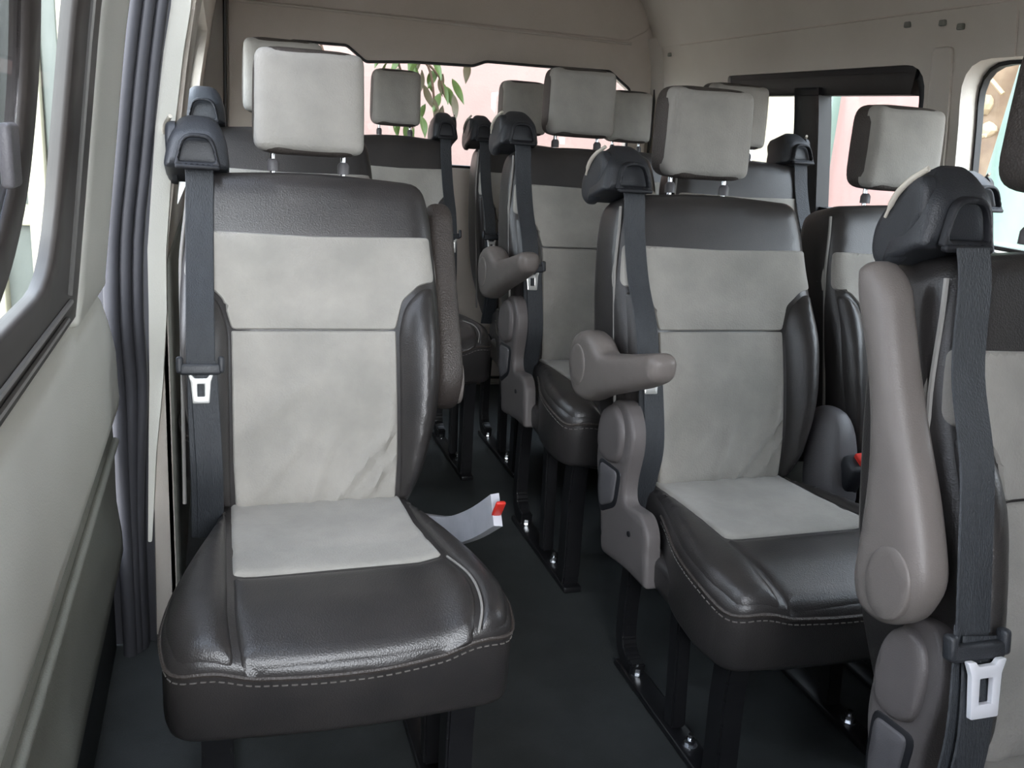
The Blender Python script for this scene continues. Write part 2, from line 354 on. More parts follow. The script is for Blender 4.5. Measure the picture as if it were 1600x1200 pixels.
for i in (0, len(ys)-1):
    for k in range(n-1): a = i*n+k; Fs.append((a, a+1, a+1+m_, a+m_))
ceiling = structure(link('ceiling', finish('ceiling', V, Fs), 'lining'))
# rear wall and tailgate
def ymap(y0, s=-1): return lambda x, z, h: (x, y0+s*h, z)
gl_hole = [(.20, 1.33), (.27, 1.415), (.485, 1.418), (.561, 1.363), (.749, 1.379), (1.002, 1.386), (1.056, 1.408), (1.337, 1.411), (1.612, 1.417), (1.714, 1.35), (1.73, .98), (.18, .98)]
gl_hole = rounded(gl_hole, .012, 3)
big_hole = rounded([(.12, .93), (1.78, .93), (1.76, 1.47), (.15, 1.47)], .03)
secl = [(XL(z), z) for z in (0, .85, 1.25, 1.55)]+[(-.105+1.05*off(z), z) for z in (1.7, 1.8, 1.88, 1.94, 1.98)]+[(1.93-off(z), z) for z in (1.98, 1.94, 1.88, 1.8, 1.7, 1.55, 1.25, .85, 0)]
wall_rear = structure(link('wall_rear', plate('wrear', secl, const(0), const(-.03), ymap(3.86), .1, holes=[big_hole]), 'lining'))
gate_out = rounded([(.03, .02), (1.815, .02), (1.82, 1.36), (1.80, 1.70), (1.69, 1.86), (.22, 1.86), (.04, 1.70)], [.03, .03, .05, .09, .06, .06, .06])
gate = structure(link('door_2', plate('gate', gate_out, const(0), const(-.045), ymap(3.81), .06, .012, holes=[gl_hole]), 'gate_trim'))
link('tailgate_upper_panel', plate('gup', rounded([(.06, 1.545), (1.68, 1.548), (1.78, 1.60), (1.76, 1.70), (1.66, 1.84), (.25, 1.84), (.07, 1.70)], .03), const(.012), const(-.01), ymap(3.81), .06, .012), 'gate_trim', gate)
link('tailgate_crease', tube('gcr', [(x, 3.806, 1.538+.002*math.sin(x*3)) for x in np.linspace(.06, 1.70, 12)], .005, 6), 'lining', gate)
link('tailgate_seal', tube('gs', [(x, 3.805, z) for x, z in resample(rounded([(.015, .05), (1.83, .05), (1.835, 1.36), (1.812, 1.71), (1.70, 1.875), (.21, 1.875), (.03, 1.71)], .07), .05)], .007, 6, closed=True), 'frame', gate)
link('glass_seal', tube('gs2', [(x, 3.806, z) for x, z in resample(gl_hole, .04)], .006, 6, closed=True), 'jet', gate)
win5 = structure(link('window_5', plate('w5', [(.14, .95), (1.77, .95), (1.75, 1.45), (.17, 1.45)], const(-.036), const(-.040), ymap(3.81), .15), 'glass'))
# rounded corner fillers between rear wall and right wall
fil = []
for x0, s in ((1.865, 1), (-.035, -1)):
    pts = [(0, 0), (s*.055, 0), (s*.075, .0)]
fl = []
for k, z in enumerate(np.linspace(0, 1.58, 12)):
    fl.append((XR(z)+.03, 3.84, z))
link('corner_fillet', tube('cf', fl, .075, 14), 'lining', wall_right)

def superloft(name, w, hgt, dep, cx, cy, cz, e=.32, nx=18, lean=0, tap=0):
    V = []; Fs = []
    us = [(-math.pi/2+math.pi*i/nx) for i in range(nx+1)]; vs = [2*math.pi*j/(2*nx) for j in range(2*nx)]
    f = lambda c, p: math.copysign(abs(c)**p, c)
    for u in us:
        for v in vs:
            x = w/2*f(math.cos(u), e)*f(math.cos(v), e); y = dep/2*f(math.cos(u), e)*f(math.sin(v), e*1.6); z = hgt/2*f(math.sin(u), e*1.1)
            x *= 1+tap*(z/hgt); V.append((cx+x, cy+y+lean*z/hgt, cz+z))
    m = len(vs)
    for i in range(nx):
        for j in range(m): Fs.append((i*m+j, i*m+(j+1) % m, (i+1)*m+(j+1) % m, (i+1)*m+j))
    me = finish(name, V, Fs); bm = bmesh.new(); bm.from_mesh(me); bmesh.ops.remove_doubles(bm, verts=bm.verts, dist=.0003); bm.to_mesh(me); bm.free(); me.shade_smooth(); return me

# ================================================================= SEATS
TH = math.atan2(.154, .60); SO = (.02, .42)
def S(a, s, d): return (a, SO[0]+s*math.sin(TH)-d*math.cos(TH), SO[1]+s*math.cos(TH)+d*math.sin(TH))
def front(a, s):
    aa = abs(a)
    bol = .040*sm(aa, .125, .215)*sm(s, -.05, .08)*(1-sm(s, .30, .52))
    return bol+.012*math.sin(min(max(s/.4, 0), 1)*math.pi)-.006*sm(s, .5, .64)
def front_r(a, s): return front(a, s)-.035*(sm(abs(a), .20, .245)**2)
b_out = [(-.175, -.015), (-.20, .05), (-.235, .18), (-.243, .30), (-.243, .45), (-.234, .57), (-.217, .638), (0, .652), (.217, .638), (.234, .57), (.243, .45), (.243, .30), (.235, .18), (.20, .05), (.175, -.015)]
b_out = rounded(b_out, [.03, .03, .05, .05, .05, .05, .045, .1, .045, .05, .05, .05, .05, .03, .03])
T = {}
T['backrest'] = plate('backrest', b_out, lambda a, s: front(a, s), const(-.160), S, .02, .04, .045)
def patch(name, poly, t, r, r_in=.0, h=.013, lift=0, base=None, extra=None, mapf=S):
    base = base or (lambda a, s: front(a, s)-edge_fall(a, s))
    f = lambda a, s: base(a, s)+t+(extra(a, s) if extra else 0)
    return plate(name, poly, f, lambda a, s: base(a, s)-.012, mapf, h, r, 0, t+.006)
_bo = np.array(resample(b_out, .02))
def edge_fall(a, s):
    d = float(edge_dist(np.array([[a, s]]), [b_out])[0]) if not pip(np.array([[a, s]]), b_out)[0] is False else 0
    t = min(d/.04, 1); return .04*(1-math.sqrt(max(0, 1-(1-t)**2)))
yoke = [(-.226, .527), (0, .522), (.226, .527), (.234, .45), (.231, .438), (.200, .430), (.168, .400), (.153, .3435), (-.153, .3435), (-.168, .400), (-.200, .430), (-.231, .438), (-.234, .45)]
def wr(a, s):
    v = .001+.002*math.sin(9*a+14*s+1)*math.sin(21*s-6*a)
    for (a0, s0, a1, s1, amp, wd) in ((.02, -.0, .15, .16, .006, .009), (.06, -.01, .15, .10, .006, .008), (-.02, .0, .02, .12, .004, .010), (-.13, .02, -.03, .13, .003, .012), (-.12, .16, -.02, .24, .003, .014), (.10, .01, .152, .22, .005, .007)):
        dx, dy = a1-a0, s1-s0; L = math.hypot(dx, dy); t = ((a-a0)*dx+(s-s0)*dy)/L/L
        dd = ((a-a0)*dy-(s-s0)*dx)/L; wt = 1.5*math.exp(-((max(0, t-1)+max(0, -t))*L/.02)**2)
        v += amp*wt*(math.exp(-(dd/wd)**2)-.35*math.exp(-((dd-wd*1.9)/wd)**2))
    return max(v, -.004)*sm(.153-abs(a), 0, .015)
T['suede_yoke'] = patch('yoke', rounded(yoke, .008, 3), .006, .005, extra=lambda a, s: .0015*math.sin(11*a+3)*math.sin(17*s))
T['suede_panel'] = patch('panel', rounded([(-.154, .3425), (.154, .3425), (.154, .10), (.150, .0), (-.150, .0), (-.154, .10)], .005, 3), .006, .006, h=.010, extra=wr)
bols = rounded([(.157, .01), (.157, .345), (.172, .395), (.203, .424), (.229, .428), (.236, .30), (.228, .18), (.196, .05), (.178, .01)], [.012, .05, .05, .05, .04, .05, .05, .03, .012], 6)
T['side_bolster'] = patch('bolster', bols, .016, .03)
# pale side flash where the suede wraps round the edge
T['side_flash'] = plate('flash', rounded([(.435, -.075), (.53, -.075), (.53, -.03), (.435, -.022)], .006, 2), const(.0), const(-.012), lambda s, d, h: S(.2425-.018*sm(s, .44, .60)+h, s, d), .02, .003)
T['back_stitching'] = tube('bs', smooth_path([S(-.2405+.015*sm(s, .45, .62), s, -.020+.0*s) for s in np.linspace(.02, .61, 14)], 2), .0035, 6)
# cushion
c_out = rounded([(-.178, .05), (-.185, -.03), (-.205, -.12), (-.25, -.27), (-.262, -.39), (-.245, -.468), (0, -.488), (.245, -.468), (.262, -.39), (.25, -.27), (.205, -.12), (.185, -.03), (.178, .05)], [.03, .03, .06, .06, .05, .04, .1, .04, .05, .06, .06, .03, .03])
def ctop(a, y):
    return .432+.010*math.sin(min(max((-y)/.45, 0), 1)*math.pi)+.010*sm(abs(a), .13, .19)*(1-sm(abs(a), .2, .26))-.016*sm(-y, .36, .49)-.004*(a/.25)**2+(.018*sm(a, .02, .25)+.008*sm(-a, .02, .25))*sm(-y, .18, .47)
def cmap(a, y, h): return (a, y, h)
def cfall(a, y):
    P = np.array([[a, y]]); d = float(edge_dist(P, [c_out])[0]); t = min(d/.032, 1); return .024*(1-math.sqrt(max(0, 1-(1-t)**2)))
T['seat_cushion'] = plate('cushion', c_out, ctop, lambda a, y: .285+.03*sm(y, -.3, .0), cmap, .02, .032, .03, .024, .02)
cb = lambda a, y: ctop(a, y)-cfall(a, y)
def cpatch(name, poly, t, r, h=.014, extra=None): return plate(name, poly, lambda a, y: cb(a, y)+t+(extra(a, y) if extra else 0), lambda a, y: cb(a, y)-.012, cmap, h, r, 0, t+.006)
T['suede_insert'] = cpatch('ins', rounded([(-.160, .03), (.160, .03), (.160, -.12), (.178, -.272), (-.160, -.276)], .008, 2), .006, .012, extra=lambda a, y: -.003*math.exp(-((y+.19)/.012)**2)+.0015*math.sin(20*a+9*y))
T['front_panel'] = cpatch('fp', rounded([(-.160, -.282), (.180, -.278), (.200, -.36), (.198, -.42), (.180, -.478), (-.153, -.478), (-.160, -.40)], [.008, .008, .03, .03, .012, .012, .03], 3), .008, .022)
T['cushion_bolster'] = cpatch('cb', rounded([(.167, .03), (.166, -.12), (.185, -.275), (.207, -.36), (.204, -.43), (.188, -.474), (.236, -.462), (.256, -.39), (.246, -.275), (.202, -.12), (.180, -.03), (.172, .03)], [.006, .03, .03, .03, .02, .01, .02, .03, .05, .05, .03, .006], 3), .010, .018)
T['cushion_bolster_w'] = cpatch('cbw', rounded([(-.167, .03), (-.167, -.40), (-.160, -.474), (-.236, -.462), (-.256, -.39), (-.246, -.275), (-.202, -.12), (-.180, -.03), (-.172, .03)], [.006, .03, .01, .02, .03, .05, .05, .03, .006], 3), .010, .018)
front_edge = [p for p in resample(c_out, .012)]
def edge_pts(outset, z_off): 
    out = []
    q = front_edge; n = len(q)
    for i in range(n):
        a, y = q[i]
        if y > -.10: continue
        t = Vector(q[(i+1) % n])-Vector(q[i-1]); nn = Vector((t.y, -t.x)).normalized()
        out.append((a+nn.x*outset, y+nn.y*outset, ctop(a, y)-.027+z_off))
    return out
ep = sorted(edge_pts(.001, 0), key=lambda p: math.atan2(p[0], -(p[1]+.05)))
T['piping'] = tube('pip', ep, .0035, 6)
ep2 = sorted(edge_pts(.0015, -.011), key=lambda p: math.atan2(p[0], -(p[1]+.05)))
st = []
for i in range(0, len(ep2)-1, 1):
    a, b = Vector(ep2[i]), Vector(ep2[i+1]); m = (a+b)/2; d = (b-a)*.32; st.append(tube('s', [m-d, m+d], .0012, 4))
T['stitching'] = join('stitching', st)
T['seam_piping'] = tube('sp', smooth_path([(a, y, cb(a, y)+.002) for a, y in ((.183, -.28), (.200, -.34), (.2045, -.39), (.200, -.44), (.186, -.476))], 5), .0022, 6)
# skirt under the front
T['cushion_skirt'] = plate('skirt', rounded([(-.235, -.12), (-.248, -.40), (-.235, -.455), (.235, -.455), (.248, -.40), (.235, -.12)], .03), const(.36), lambda a, y: .262+.02*sm(abs(a), .1, .24), cmap, .04, .02, .03)
# headrest
HB, HT, HY = 1.070, 1.266, .235
HC = (HB+HT)/2
T['headrest'] = superloft('headrest', .214, HT-HB+.004, .105, 0, HY+.0545, HC, .30, 18, .012, -.03)
hp = rounded([(-.106, HB+.004), (.106, HB+.004), (.103, HT-.002), (-.103, HT-.002)], .022, 5)
def hface(x, z): return -.0035*math.cos(x*12)+.0
T['headrest_face'] = plate('hface', hp, lambda x, z: .010+.006*math.cos(x/.105*1.5)*math.cos((z-HC)/.1*1.5)+.0012*math.sin(40*x+30*z), const(-.028), lambda x, z, h: (x, HY+.012-h+.006*(z-HC)/.1, z), .012, .020, 0)
T['headrest_post'] = join('posts', [cyl('p', (0, HY+.045, 1.03), (0, HY+.05, HB+.02), .0055, 12)])
T['post_sleeve'] = tube('slv', [(0, HY+.043, 1.035), (0, HY+.044, 1.052), (0, HY+.045, 1.058)], [.012, .012, .008], 14)
# belt parts (belt at a = -.212)
BA = -.206
def bd(s): return front(BA, s)+.016*sm(s, 0, .05)*(1-sm(s, .40, .45))+.006
T['belt_guide'] = plate('guide', rounded([(-.268, 1.035), (-.258, 1.09), (-.238, 1.130), (-.175, 1.130), (-.155, 1.09), (-.150, 1.035)], [.012, .03, .03, .03, .03, .012], 6), const(.004), const(-.125), lambda x, z, h: (x, .190-h+.25*(z-1.05)+.03*sm(z, 1.09, 1.13), z-.045*sm(-h, .05, .13)), .014, .022, .035)
T['guide_flange'] = plate('flange', rounded([(.20, 1.075), (.225, 1.04), (.255, 1.008), (.290, .995), (.325, 1.01), (.332, 1.05), (.30, 1.085), (.26, 1.115), (.215, 1.12)], .022, 6), const(.008), const(-.01), lambda y, z, h: (-.256-h, y+.01, z), .014, .012)
T['guide_slot'] = plate('slot', rounded([(-.248, 1.042), (-.234, 1.100), (-.180, 1.100), (-.166, 1.042)], [.006, .022, .022, .006], 5), const(.006), const(-.01), lambda x, z, h: (x, .172-h+.25*(z-1.05), z), .01, .005, 0, .004, holes=[rounded([(-.239, 1.050), (-.229, 1.092), (-.185, 1.092), (-.175, 1.050)], [.004, .016, .016, .004], 5)])
T['guide_lip'] = rbox('lip', (.078, .016, .009), .004, (-.207, .168, 1.041))
T['guide_strip'] = tube('strip', smooth_path([(-.266, .305, 1.062), (-.268, .285, 1.090), (-.264, .262, 1.110), (-.254, .238, 1.126)], 5), [.0025]*3+[.0045]*9+[.004]*4, 8)
bpts = [S(BA, .645, -.002), S(BA+.002, .62, .004), S(BA+.001, .55, .006), S(BA, .45, bd(.43)), S(BA, .36, bd(.36)+.004), S(BA, .28, bd(.28)+.004)]
T['seat_belt'] = ribbon('belt', smooth_path(bpts, 5), .049, .0018)
bp2 = [S(BA, .29, bd(.28)+.001), S(BA, .20, bd(.20)+.002), S(BA+.002, .10, bd(.10)), S(BA+.002, .03, bd(.03)-.005), S(BA, -.04, .0)]
bp3 = [S(BA+.004, .285, bd(.28)+.008), S(BA+.008, .20, bd(.20)+.008), S(BA+.012, .10, bd(.10)+.006), S(BA+.012, .03, bd(.03)+.0), S(BA+.010, -.04, .008)]
T['belt_lap'] = join('lap', [ribbon('l1', smooth_path(bp2, 5), .046, .0018), ribbon('l2', smooth_path(bp3, 5), .046, .0018)])
zk = .265
kx = Matrix.Rotation(-TH, 3, 'X')
def SP(a, s, d): return Vector(S(a, s, d))
def sbox(name, size, r, a, s, d, rz=0):  # box aligned to backrest plane, size = (across, out, along)
    return rbox(name, size, r, SP(a, s, d), Matrix.Rotation(-TH, 3, 'X') @ Matrix.Rotation(rz, 3, 'Y'))
bk = bd(.28)+.010
T['belt_keeper'] = join('keeper', [sbox('k', (.070, .014, .020), .005, BA, .272, bk), sbox('k', (.012, .016, .030), .005, BA-.035, .280, bk), sbox('k', (.012, .016, .030), .005, BA+.035, .280, bk)])
def tong(sx=1):
    o = [(-.021, .262), (-.017, .250), (-.014, .212), (.014, .212), (.017, .250), (.021, .262), (.014, .262), (.010, .256), (-.010, .256), (-.014, .262)]
    return plate('tongue', rounded(o, .002, 2), const(.0035), const(0), lambda a, s, d: S(BA+a, s, bk+.001+d), .01, .001, holes=[rounded([(-.006, .246), (.006, .246), (.006, .224), (-.006, .224)], .001, 2)])
T['belt_tongue'] = tong()
def bd(s): return front(BA, s)+.018*sm(s, 0, .05)*(1-sm(s, .40, .45))+.005
KS = .205; bk1 = bd(KS)+.004
T['seat_belt_long'] = ribbon('belt', smooth_path([S(BA, .645, -.002), S(BA, .60, .004), S(BA-.008, .50, .010), S(BA-.026, .40, bd(.38)-.003), S(BA-.036, .30, bd(.30)-.006), S(BA-.036, .21, bd(.21)-.006)], 5), .049, .0018)
T['belt_lap_long'] = join('lap', [ribbon('l1', smooth_path([S(BA-.036, .22, bd(.22)-.008), S(BA-.050, .10, bd(.10)+.006), S(BA-.065, .0, bd(.03)+.02), S(BA-.08, -.12, .05)], 5), .050, .0018), ribbon('l2', smooth_path([S(BA-.032, .21, bd(.21)+.0), S(BA-.042, .10, bd(.10)+.014), S(BA-.055, .0, bd(.03)+.03), S(BA-.060, -.12, .06)], 5), .048, .0018)])
T['belt_keeper_long'] = join('keeper', [sbox('k', (.074, .014, .020), .005, BA-.040, KS-.01, bk1), sbox('k', (.012, .016, .030), .005, BA-.077, KS-.002, bk1), sbox('k', (.012, .016, .030), .005, BA-.003, KS-.002, bk1)])
_o = [(-.027, .262), (-.021, .246), (-.019, .196), (.019, .196), (.021, .246), (.027, .262), (.016, .262), (.011, .256), (-.011, .256), (-.016, .262)]
T['belt_tongue_long'] = plate('tongue', rounded([(a, q-.262+KS-.012) for a, q in _o], .002, 2), const(.0045), const(-.002), lambda a, q, d: S(BA-.038+a, q-.004, bk1+.010+d), .01, .001, holes=[rounded([(a, q-.262+KS-.012) for a, q in ((-.009, .242), (.009, .242), (.009, .212), (-.009, .212))], .001, 2)])
# side recliner cover (aisle side, a = -.262), in (y,z)
def side(a0, s=-1): return lambda y, z, h: (a0+s*h, y, z)
rc = rounded([(.05, .622), (-.01, .625), (-.045, .585), (-.052, .54), (-.035, .46), (-.045, .42), (-.125, .43), (-.155, .405), (-.178, .295), (-.165, .292), (-.085, .29), (.045, .27), (.075, .38), (.12, .46), (.115, .56)], [.03, .03, .03, .03, .03, .03, .03, .02, .008, .01, .02, .02, .03, .04, .04], 5)
T['recliner_cover'] = plate('rc', rc, const(.012), const(-.02), side(-.246), .016, .010)
T['recliner_lever'] = plate('rl', rounded([(.095, .585), (.045, .612), (.0, .60), (-.02, .56), (-.015, .50), (.045, .478), (.10, .49), (.108, .54)], .028, 6), const(.012), const(-.01), side(-.256), .014, .012)
T['cover_slot'] = plate('cs', rounded([(.095, .475), (-.020, .482), (-.012, .40), (.065, .355), (.09, .40)], .02, 4), const(.002), const(-.004), side(-.258), .02, .003)
T['cover_insert'] = plate('ci', rounded([(.085, .468), (-.004, .475), (.0, .405), (.062, .37), (.08, .40)], .016, 4), const(.006), const(-.004), side(-.258), .02, .007)
T['cover_screw'] = tube('screw', [(-.256, -.085, .372), (-.2605, -.085, .372)], .006, 10)
# lowered armrest (y,z) outline
arm = rounded([(.170, .738), (.12, .752), (.07, .746), (.035, .722), (-.06, .744), (-.19, .780), (-.207, .768), (-.207, .732), (-.16, .706), (.03, .632), (.09, .600), (.15, .594), (.185, .622), (.205, .675), (.196, .715)], [.02, .02, .02, .03, .03, .012, .012, .02, .03, .04, .03, .03, .03, .03, .03], 5)
T['armrest'] = plate('armrest', arm, const(.030), const(-.028), side(-.285), .014, .022, .02)
T['arm_pivot_cap'] = plate('cap', [(.135+.043*math.cos(t*math.pi/12), .672+.045*math.sin(t*math.pi/12)) for t in range(24)], const(.032), const(.02), side(-.285), .012, .004)
# raised armrest (rows where it is folded up)
armu = rounded([(.125, .607), (.146, .64), (.150, .70), (.163, .79), (.195, .88), (.248, .97), (.258, 1.005), (.235, 1.018), (.200, 1.0), (.140, .88), (.065, .76), (.030, .685), (.048, .63), (.085, .605)], [.03, .03, .05, .05, .05, .04, .02, .02, .03, .05, .05, .04, .03, .03], 5)
T['armrest_up'] = plate('armrest_up', armu, const(.024), const(-.030), side(-.285), .014, .020, .02)
T['arm_pivot_cap_up'] = plate('cap', [(.080+.036*math.cos(t*math.pi/12), .668+.046*math.sin(t*math.pi/12)) for t in range(24)], const(.026), const(.01), side(-.285), .012, .004)
# buckles
T['buckle'] = rbox('bk', (.046, .05, .095), .012, (.280, -.060, .465), Matrix.Rotation(.5, 3, 'X') @ Matrix.Rotation(-.15, 3, 'Y'))
T['buckle_button'] = rbox('bb', (.032, .030, .020), .003, (.288, -.084, .508), Matrix.Rotation(.5, 3, 'X') @ Matrix.Rotation(-.15, 3, 'Y'))
T['hinge_cover'] = superloft('hc', .10, .24, .12, .270, .0, .475, .6, 14, .05, -.35)
T['stalk'] = ribbon('stalk', smooth_path([(.215, .10, .33), (.262, .02, .355), (.285, -.08, .415), (.290, -.20, .497)], 5), .060, .016, across=(0, .5, .9))
T['stalk_button'] = rbox('sb', (.018, .008, .044), .004, (.290, -.212, .504), Matrix.Rotation(.6, 3, 'X'))
# legs: black steel frame, in (y,z) at a
def bar(name, pts, w, t, a):
    ms = []
    P = [Vector((0, p[0], p[1])) for p in pts]
    V = []; Fs = []; n = len(P)
    for i in range(n):
        tt = (P[min(i+1, n-1)]-P[max(i-1, 0)]).normalized(); N = Vector((0, -tt.z, tt.y))
        for sx_, sy in ((-1, -1), (-1, 1), (1, 1), (1, -1)): V.append((a+sx_*t/2, P[i].y+N.y*sy*w/2, P[i].z+N.z*sy*w/2))
    for i in range(n-1):
        for k in range(4): q = i*4+k; r = i*4+(k+1) % 4; Fs.append((q, r, r+4, q+4))
    Fs += [(3, 2, 1, 0), tuple((n-1)*4+k for k in range(4))]
    me = finish(name, V, Fs, False)
    bm = bmesh.new(); bm.from_mesh(me); bmesh.ops.bevel(bm, geom=[e for e in bm.edges], offset=.004, segments=2, affect='EDGES'); bm.to_mesh(me); bm.free(); return me
LA = -.185
T['leg_rear'] = bar('lr', smooth_path([(.01, .33), (.02, .20), (.015, .07), (-.02, .030), (-.06, .022)], 3), .040, .035, LA)
T['leg_middle'] = bar('lm', [(-.20, .30), (-.235, .018)], .036, .032, LA)
T['leg_front'] = bar('lf', smooth_path([(-.40, .29), (-.395, .20), (-.405, .05), (-.40, .012)], 3), .052, .045, LA)
T['floor_rail'] = rbox('rail', (.05, .46, .016), .004, (LA, -.22, .009))
T['bolt'] = join('bolt', [tube('b', [(0, 0, .012), (0, 0, .019)], .015, 16), tube('b', [(0, 0, .018), (0, 0, .032)], .010, 6), tube('b', [(0, 0, .03), (0, 0, .042)], .005, 8)])
T['cross_tube'] = join('ct', [cyl('c', (-.19, -.40, .29), (.20, -.40, .29), .018, 12), cyl('c', (-.19, .0, .29), (.20, .0, .29), .018, 12), rbox('pan', (.40, .42, .012), .004, (0, -.20, .296))])
T['armrest_shaded'] = T['armrest_up'].copy()  # copy for the left seat, its shade put into a darker colour
MATS = dict(armrest_shaded='leather_brown', backrest='leather', suede_yoke='suede', suede_panel='suede', side_bolster='leather', side_flash='suede', back_stitching='pipe', seat_cushion='leather', suede_insert='suede', front_panel='leather',
 cushion_bolster='leather', cushion_bolster_w='leather', piping='leather_brown', stitching='stitch', seam_piping='pipe', cushion_skirt='leather', headrest='leather_brown', headrest_face='suede', headrest_post='metal', post_sleeve='plastic_grey',
 belt_guide='plastic_dark', guide_flange='plastic_dark', guide_slot='slot', guide_lip='slot', guide_strip='strip', seat_belt='belt', belt_lap='belt', belt_keeper='plastic_dark', belt_tongue='tongue', seat_belt_long='belt', belt_lap_long='belt', belt_keeper_long='plastic_dark', belt_tongue_long='tongue_glint', recliner_cover='plastic_cover',
 recliner_lever='plastic_cover', cover_slot='slot', cover_insert='plastic_grey', cover_screw='slot', armrest='plastic_taupe', arm_pivot_cap='plastic_taupe', armrest_up='plastic_taupe', arm_pivot_cap_up='plastic_taupe', buckle='plastic_dark',
 buckle_button='red', hinge_cover='plastic_grey', stalk='white_plastic', stalk_button='red', leg_rear='black_metal', leg_middle='black_metal', leg_front='black_metal', floor_rail='black_metal', bolt='metal', cross_tube='black_metal')
for k, me in T.items(): me.materials.clear(); me.materials.append(M[MATS[k]])

def seat(loc, label, belt=-1, arm=None, arm_side=-1, cover=-1, buckle=None, stalk=None, wide=1.0, dz=0.0, wall_legs=False, back_mat=None, rz=0, head_dz=0, upright=0, long_belt=False, head_dx=0, group='passenger seats'):
    """one seat at loc (floor point under the joint); belt/arm/cover sides: -1 = low-x side, +1 = mirrored"""
    r = thing('van_seat', label, 'seat', loc, group); r.rotation_euler.z = rz
    def put(key, name=None, parent=None, s=1, dx=0, z=None, zs=1):
        o = link(name or key, T[key], None, parent or r)
        base = (dz if z is None else z)
        if (parent or r) is r: o.location = (dx, 0, base); o.scale = (s*wide, 1, zs)
        else: o.location = (dx, 0, 0); o.scale = (s, 1, 1)
        return o
    bk_ = put('backrest'); put('suede_yoke', parent=bk_); put('suede_panel', parent=bk_)
    for s in (1, -1):
        put('side_bolster', parent=bk_, s=s); put('side_flash', parent=bk_, s=s)
    put('back_stitching', parent=bk_)
    cu = put('seat_cushion'); put('suede_insert', parent=cu); put('front_panel', parent=cu)
    put('cushion_bolster', parent=cu); put('cushion_bolster_w', 'cushion_bolster', cu); put('piping', parent=cu); put('seam_piping', parent=cu); put('cushion_skirt', parent=cu)
    stt = put('stitching', parent=cu); stt['kind'] = 'stuff'
    h = put('headrest', z=dz+head_dz, dx=head_dx); put('headrest_face', parent=h)
    for s in (1, -1):
        p = link('headrest_post', T['headrest_post'], None, h); p.location = (s*.069, 0, 0)
        p = link('post_sleeve', T['post_sleeve'], None, bk_); p.location = (s*.069+head_dx, 0, 0)
    g = put('belt_guide', s=-belt)
    if long_belt: g.location.y += .19*.38+.012; g.scale.y = .62; g.location.z += .006; g.scale.x = .92; g.location.x = -.018
    put('guide_flange', parent=g); put('guide_slot', parent=g); put('guide_lip', parent=g); put('guide_strip', parent=g)
    lg = '_long' if long_belt else ''
    b = put('seat_belt'+lg, 'seat_belt', s=-belt); put('belt_lap'+lg, 'lap_belt', b); put('belt_keeper'+lg, 'belt_keeper', b); put('belt_tongue'+lg, 'belt_tongue', b)
    if arm == 'down': a = put('armrest', s=-arm_side); put('arm_pivot_cap', parent=a)
    if arm == 'up':
        a = put('armrest_shaded' if arm_side > 0 else 'armrest_up', 'armrest', s=-arm_side); a.location.x -= .012*(arm_side > 0); a.location.y += .05*(arm_side > 0); a.location.z -= .03*(arm_side > 0); put('arm_pivot_cap_up', 'arm_pivot_cap', a)
    if cover:
        c = put('recliner_cover', s=-cover)
        if long_belt: c.scale.y = .65; c.location.y = .035
        put('recliner_lever', parent=c); put('cover_slot', parent=c); put('cover_insert', parent=c); put('cover_screw', parent=c)
    if buckle:
        k = put('buckle', s=buckle); put('buckle_button', parent=k); put('hinge_cover', s=buckle)
    if stalk:
        k = put('stalk', 'buckle_sleeve', s=stalk); put('stalk_button', 'buckle_button', k)
    if upright:
        c0, s0 = math.cos(upright), math.sin(upright)
        for o in r.children:
            if o.name.split('.')[0] in ('backrest', 'headrest', 'belt_guide', 'seat_belt', 'armrest'):
                o.rotation_euler.x = upright
                y_, z_ = SO; o.location.y += y_-(c0*y_-s0*z_); o.location.z += z_-(s0*y_+c0*z_)
    zs = (.30+dz)/.30
    fr = put('cross_tube', 'seat_frame', z=dz)
    for s in (1, -1):
        for key in ('leg_rear', 'leg_middle', 'leg_front'):
            put(key, 'leg', s=s, z=0, zs=zs)
        rl = put('floor_rail', s=s, z=0)
        for yy in (-.055, -.30):
            q = link('bolt', T['bolt'], None, rl); q.location = (LA, yy, 0)
    return r
CL, CR, CR2 = .169, 1.042, 1.574
YA, YB, YC, YD = .70, 1.607, 2.39, 3.172
seat((CL, YB, 0), 'brightly lit grey and black single seat beside the sliding door, armrest folded up', -1, 'up', 1, None, stalk=1)
seat((CR, YB, 0), 'aisle seat with taupe armrest lowered, black legs and both floor bolts in plain view', -1, 'down', -1, -1, buckle=1)
seat((CR2, YB, 0), 'window seat half hidden behind the big raised taupe armrest, dark-sided headrest', 1, None, 1, None)
seat((CR, YA, 0), 'seat cut off by the photo edge, large raised taupe armrest, bright belt tongue', -1, 'up', -1, -1, head_dz=.03, upright=math.radians(3.5), long_belt=True, head_dx=.045)
seat((CL, YC, 0), 'single seat hidden behind the bright single seat, only headrest and belt guide showing', -1, None, 1, None, dz=.069)
seat((CR, YC, 0), 'farther aisle seat with lowered armrest, standing behind the one with visible floor bolts', -1, 'down', -1, -1, buckle=1, dz=.069)
seat((CR2, YC, 0), 'farther window seat, its belt guide dark against the sliding side window', 1, None, 1, None, dz=.069)
seat((.622, YD, 0), 'last row seat in front of the hanging leaves, belt on its aisle side', 1, None, 1, None, wide=.84, dz=.059)
seat((1.115, YD, 0), 'last row seat behind the lowered armrest of the second bench, headrest against the pink wall', -1, None, -1, None, wide=.84, dz=.059)
seat((1.56, YD, 0), 'last row seat in the corner by the tailgate edge, mostly hidden by benches', 1, None, 1, None, wide=.84, dz=.059)

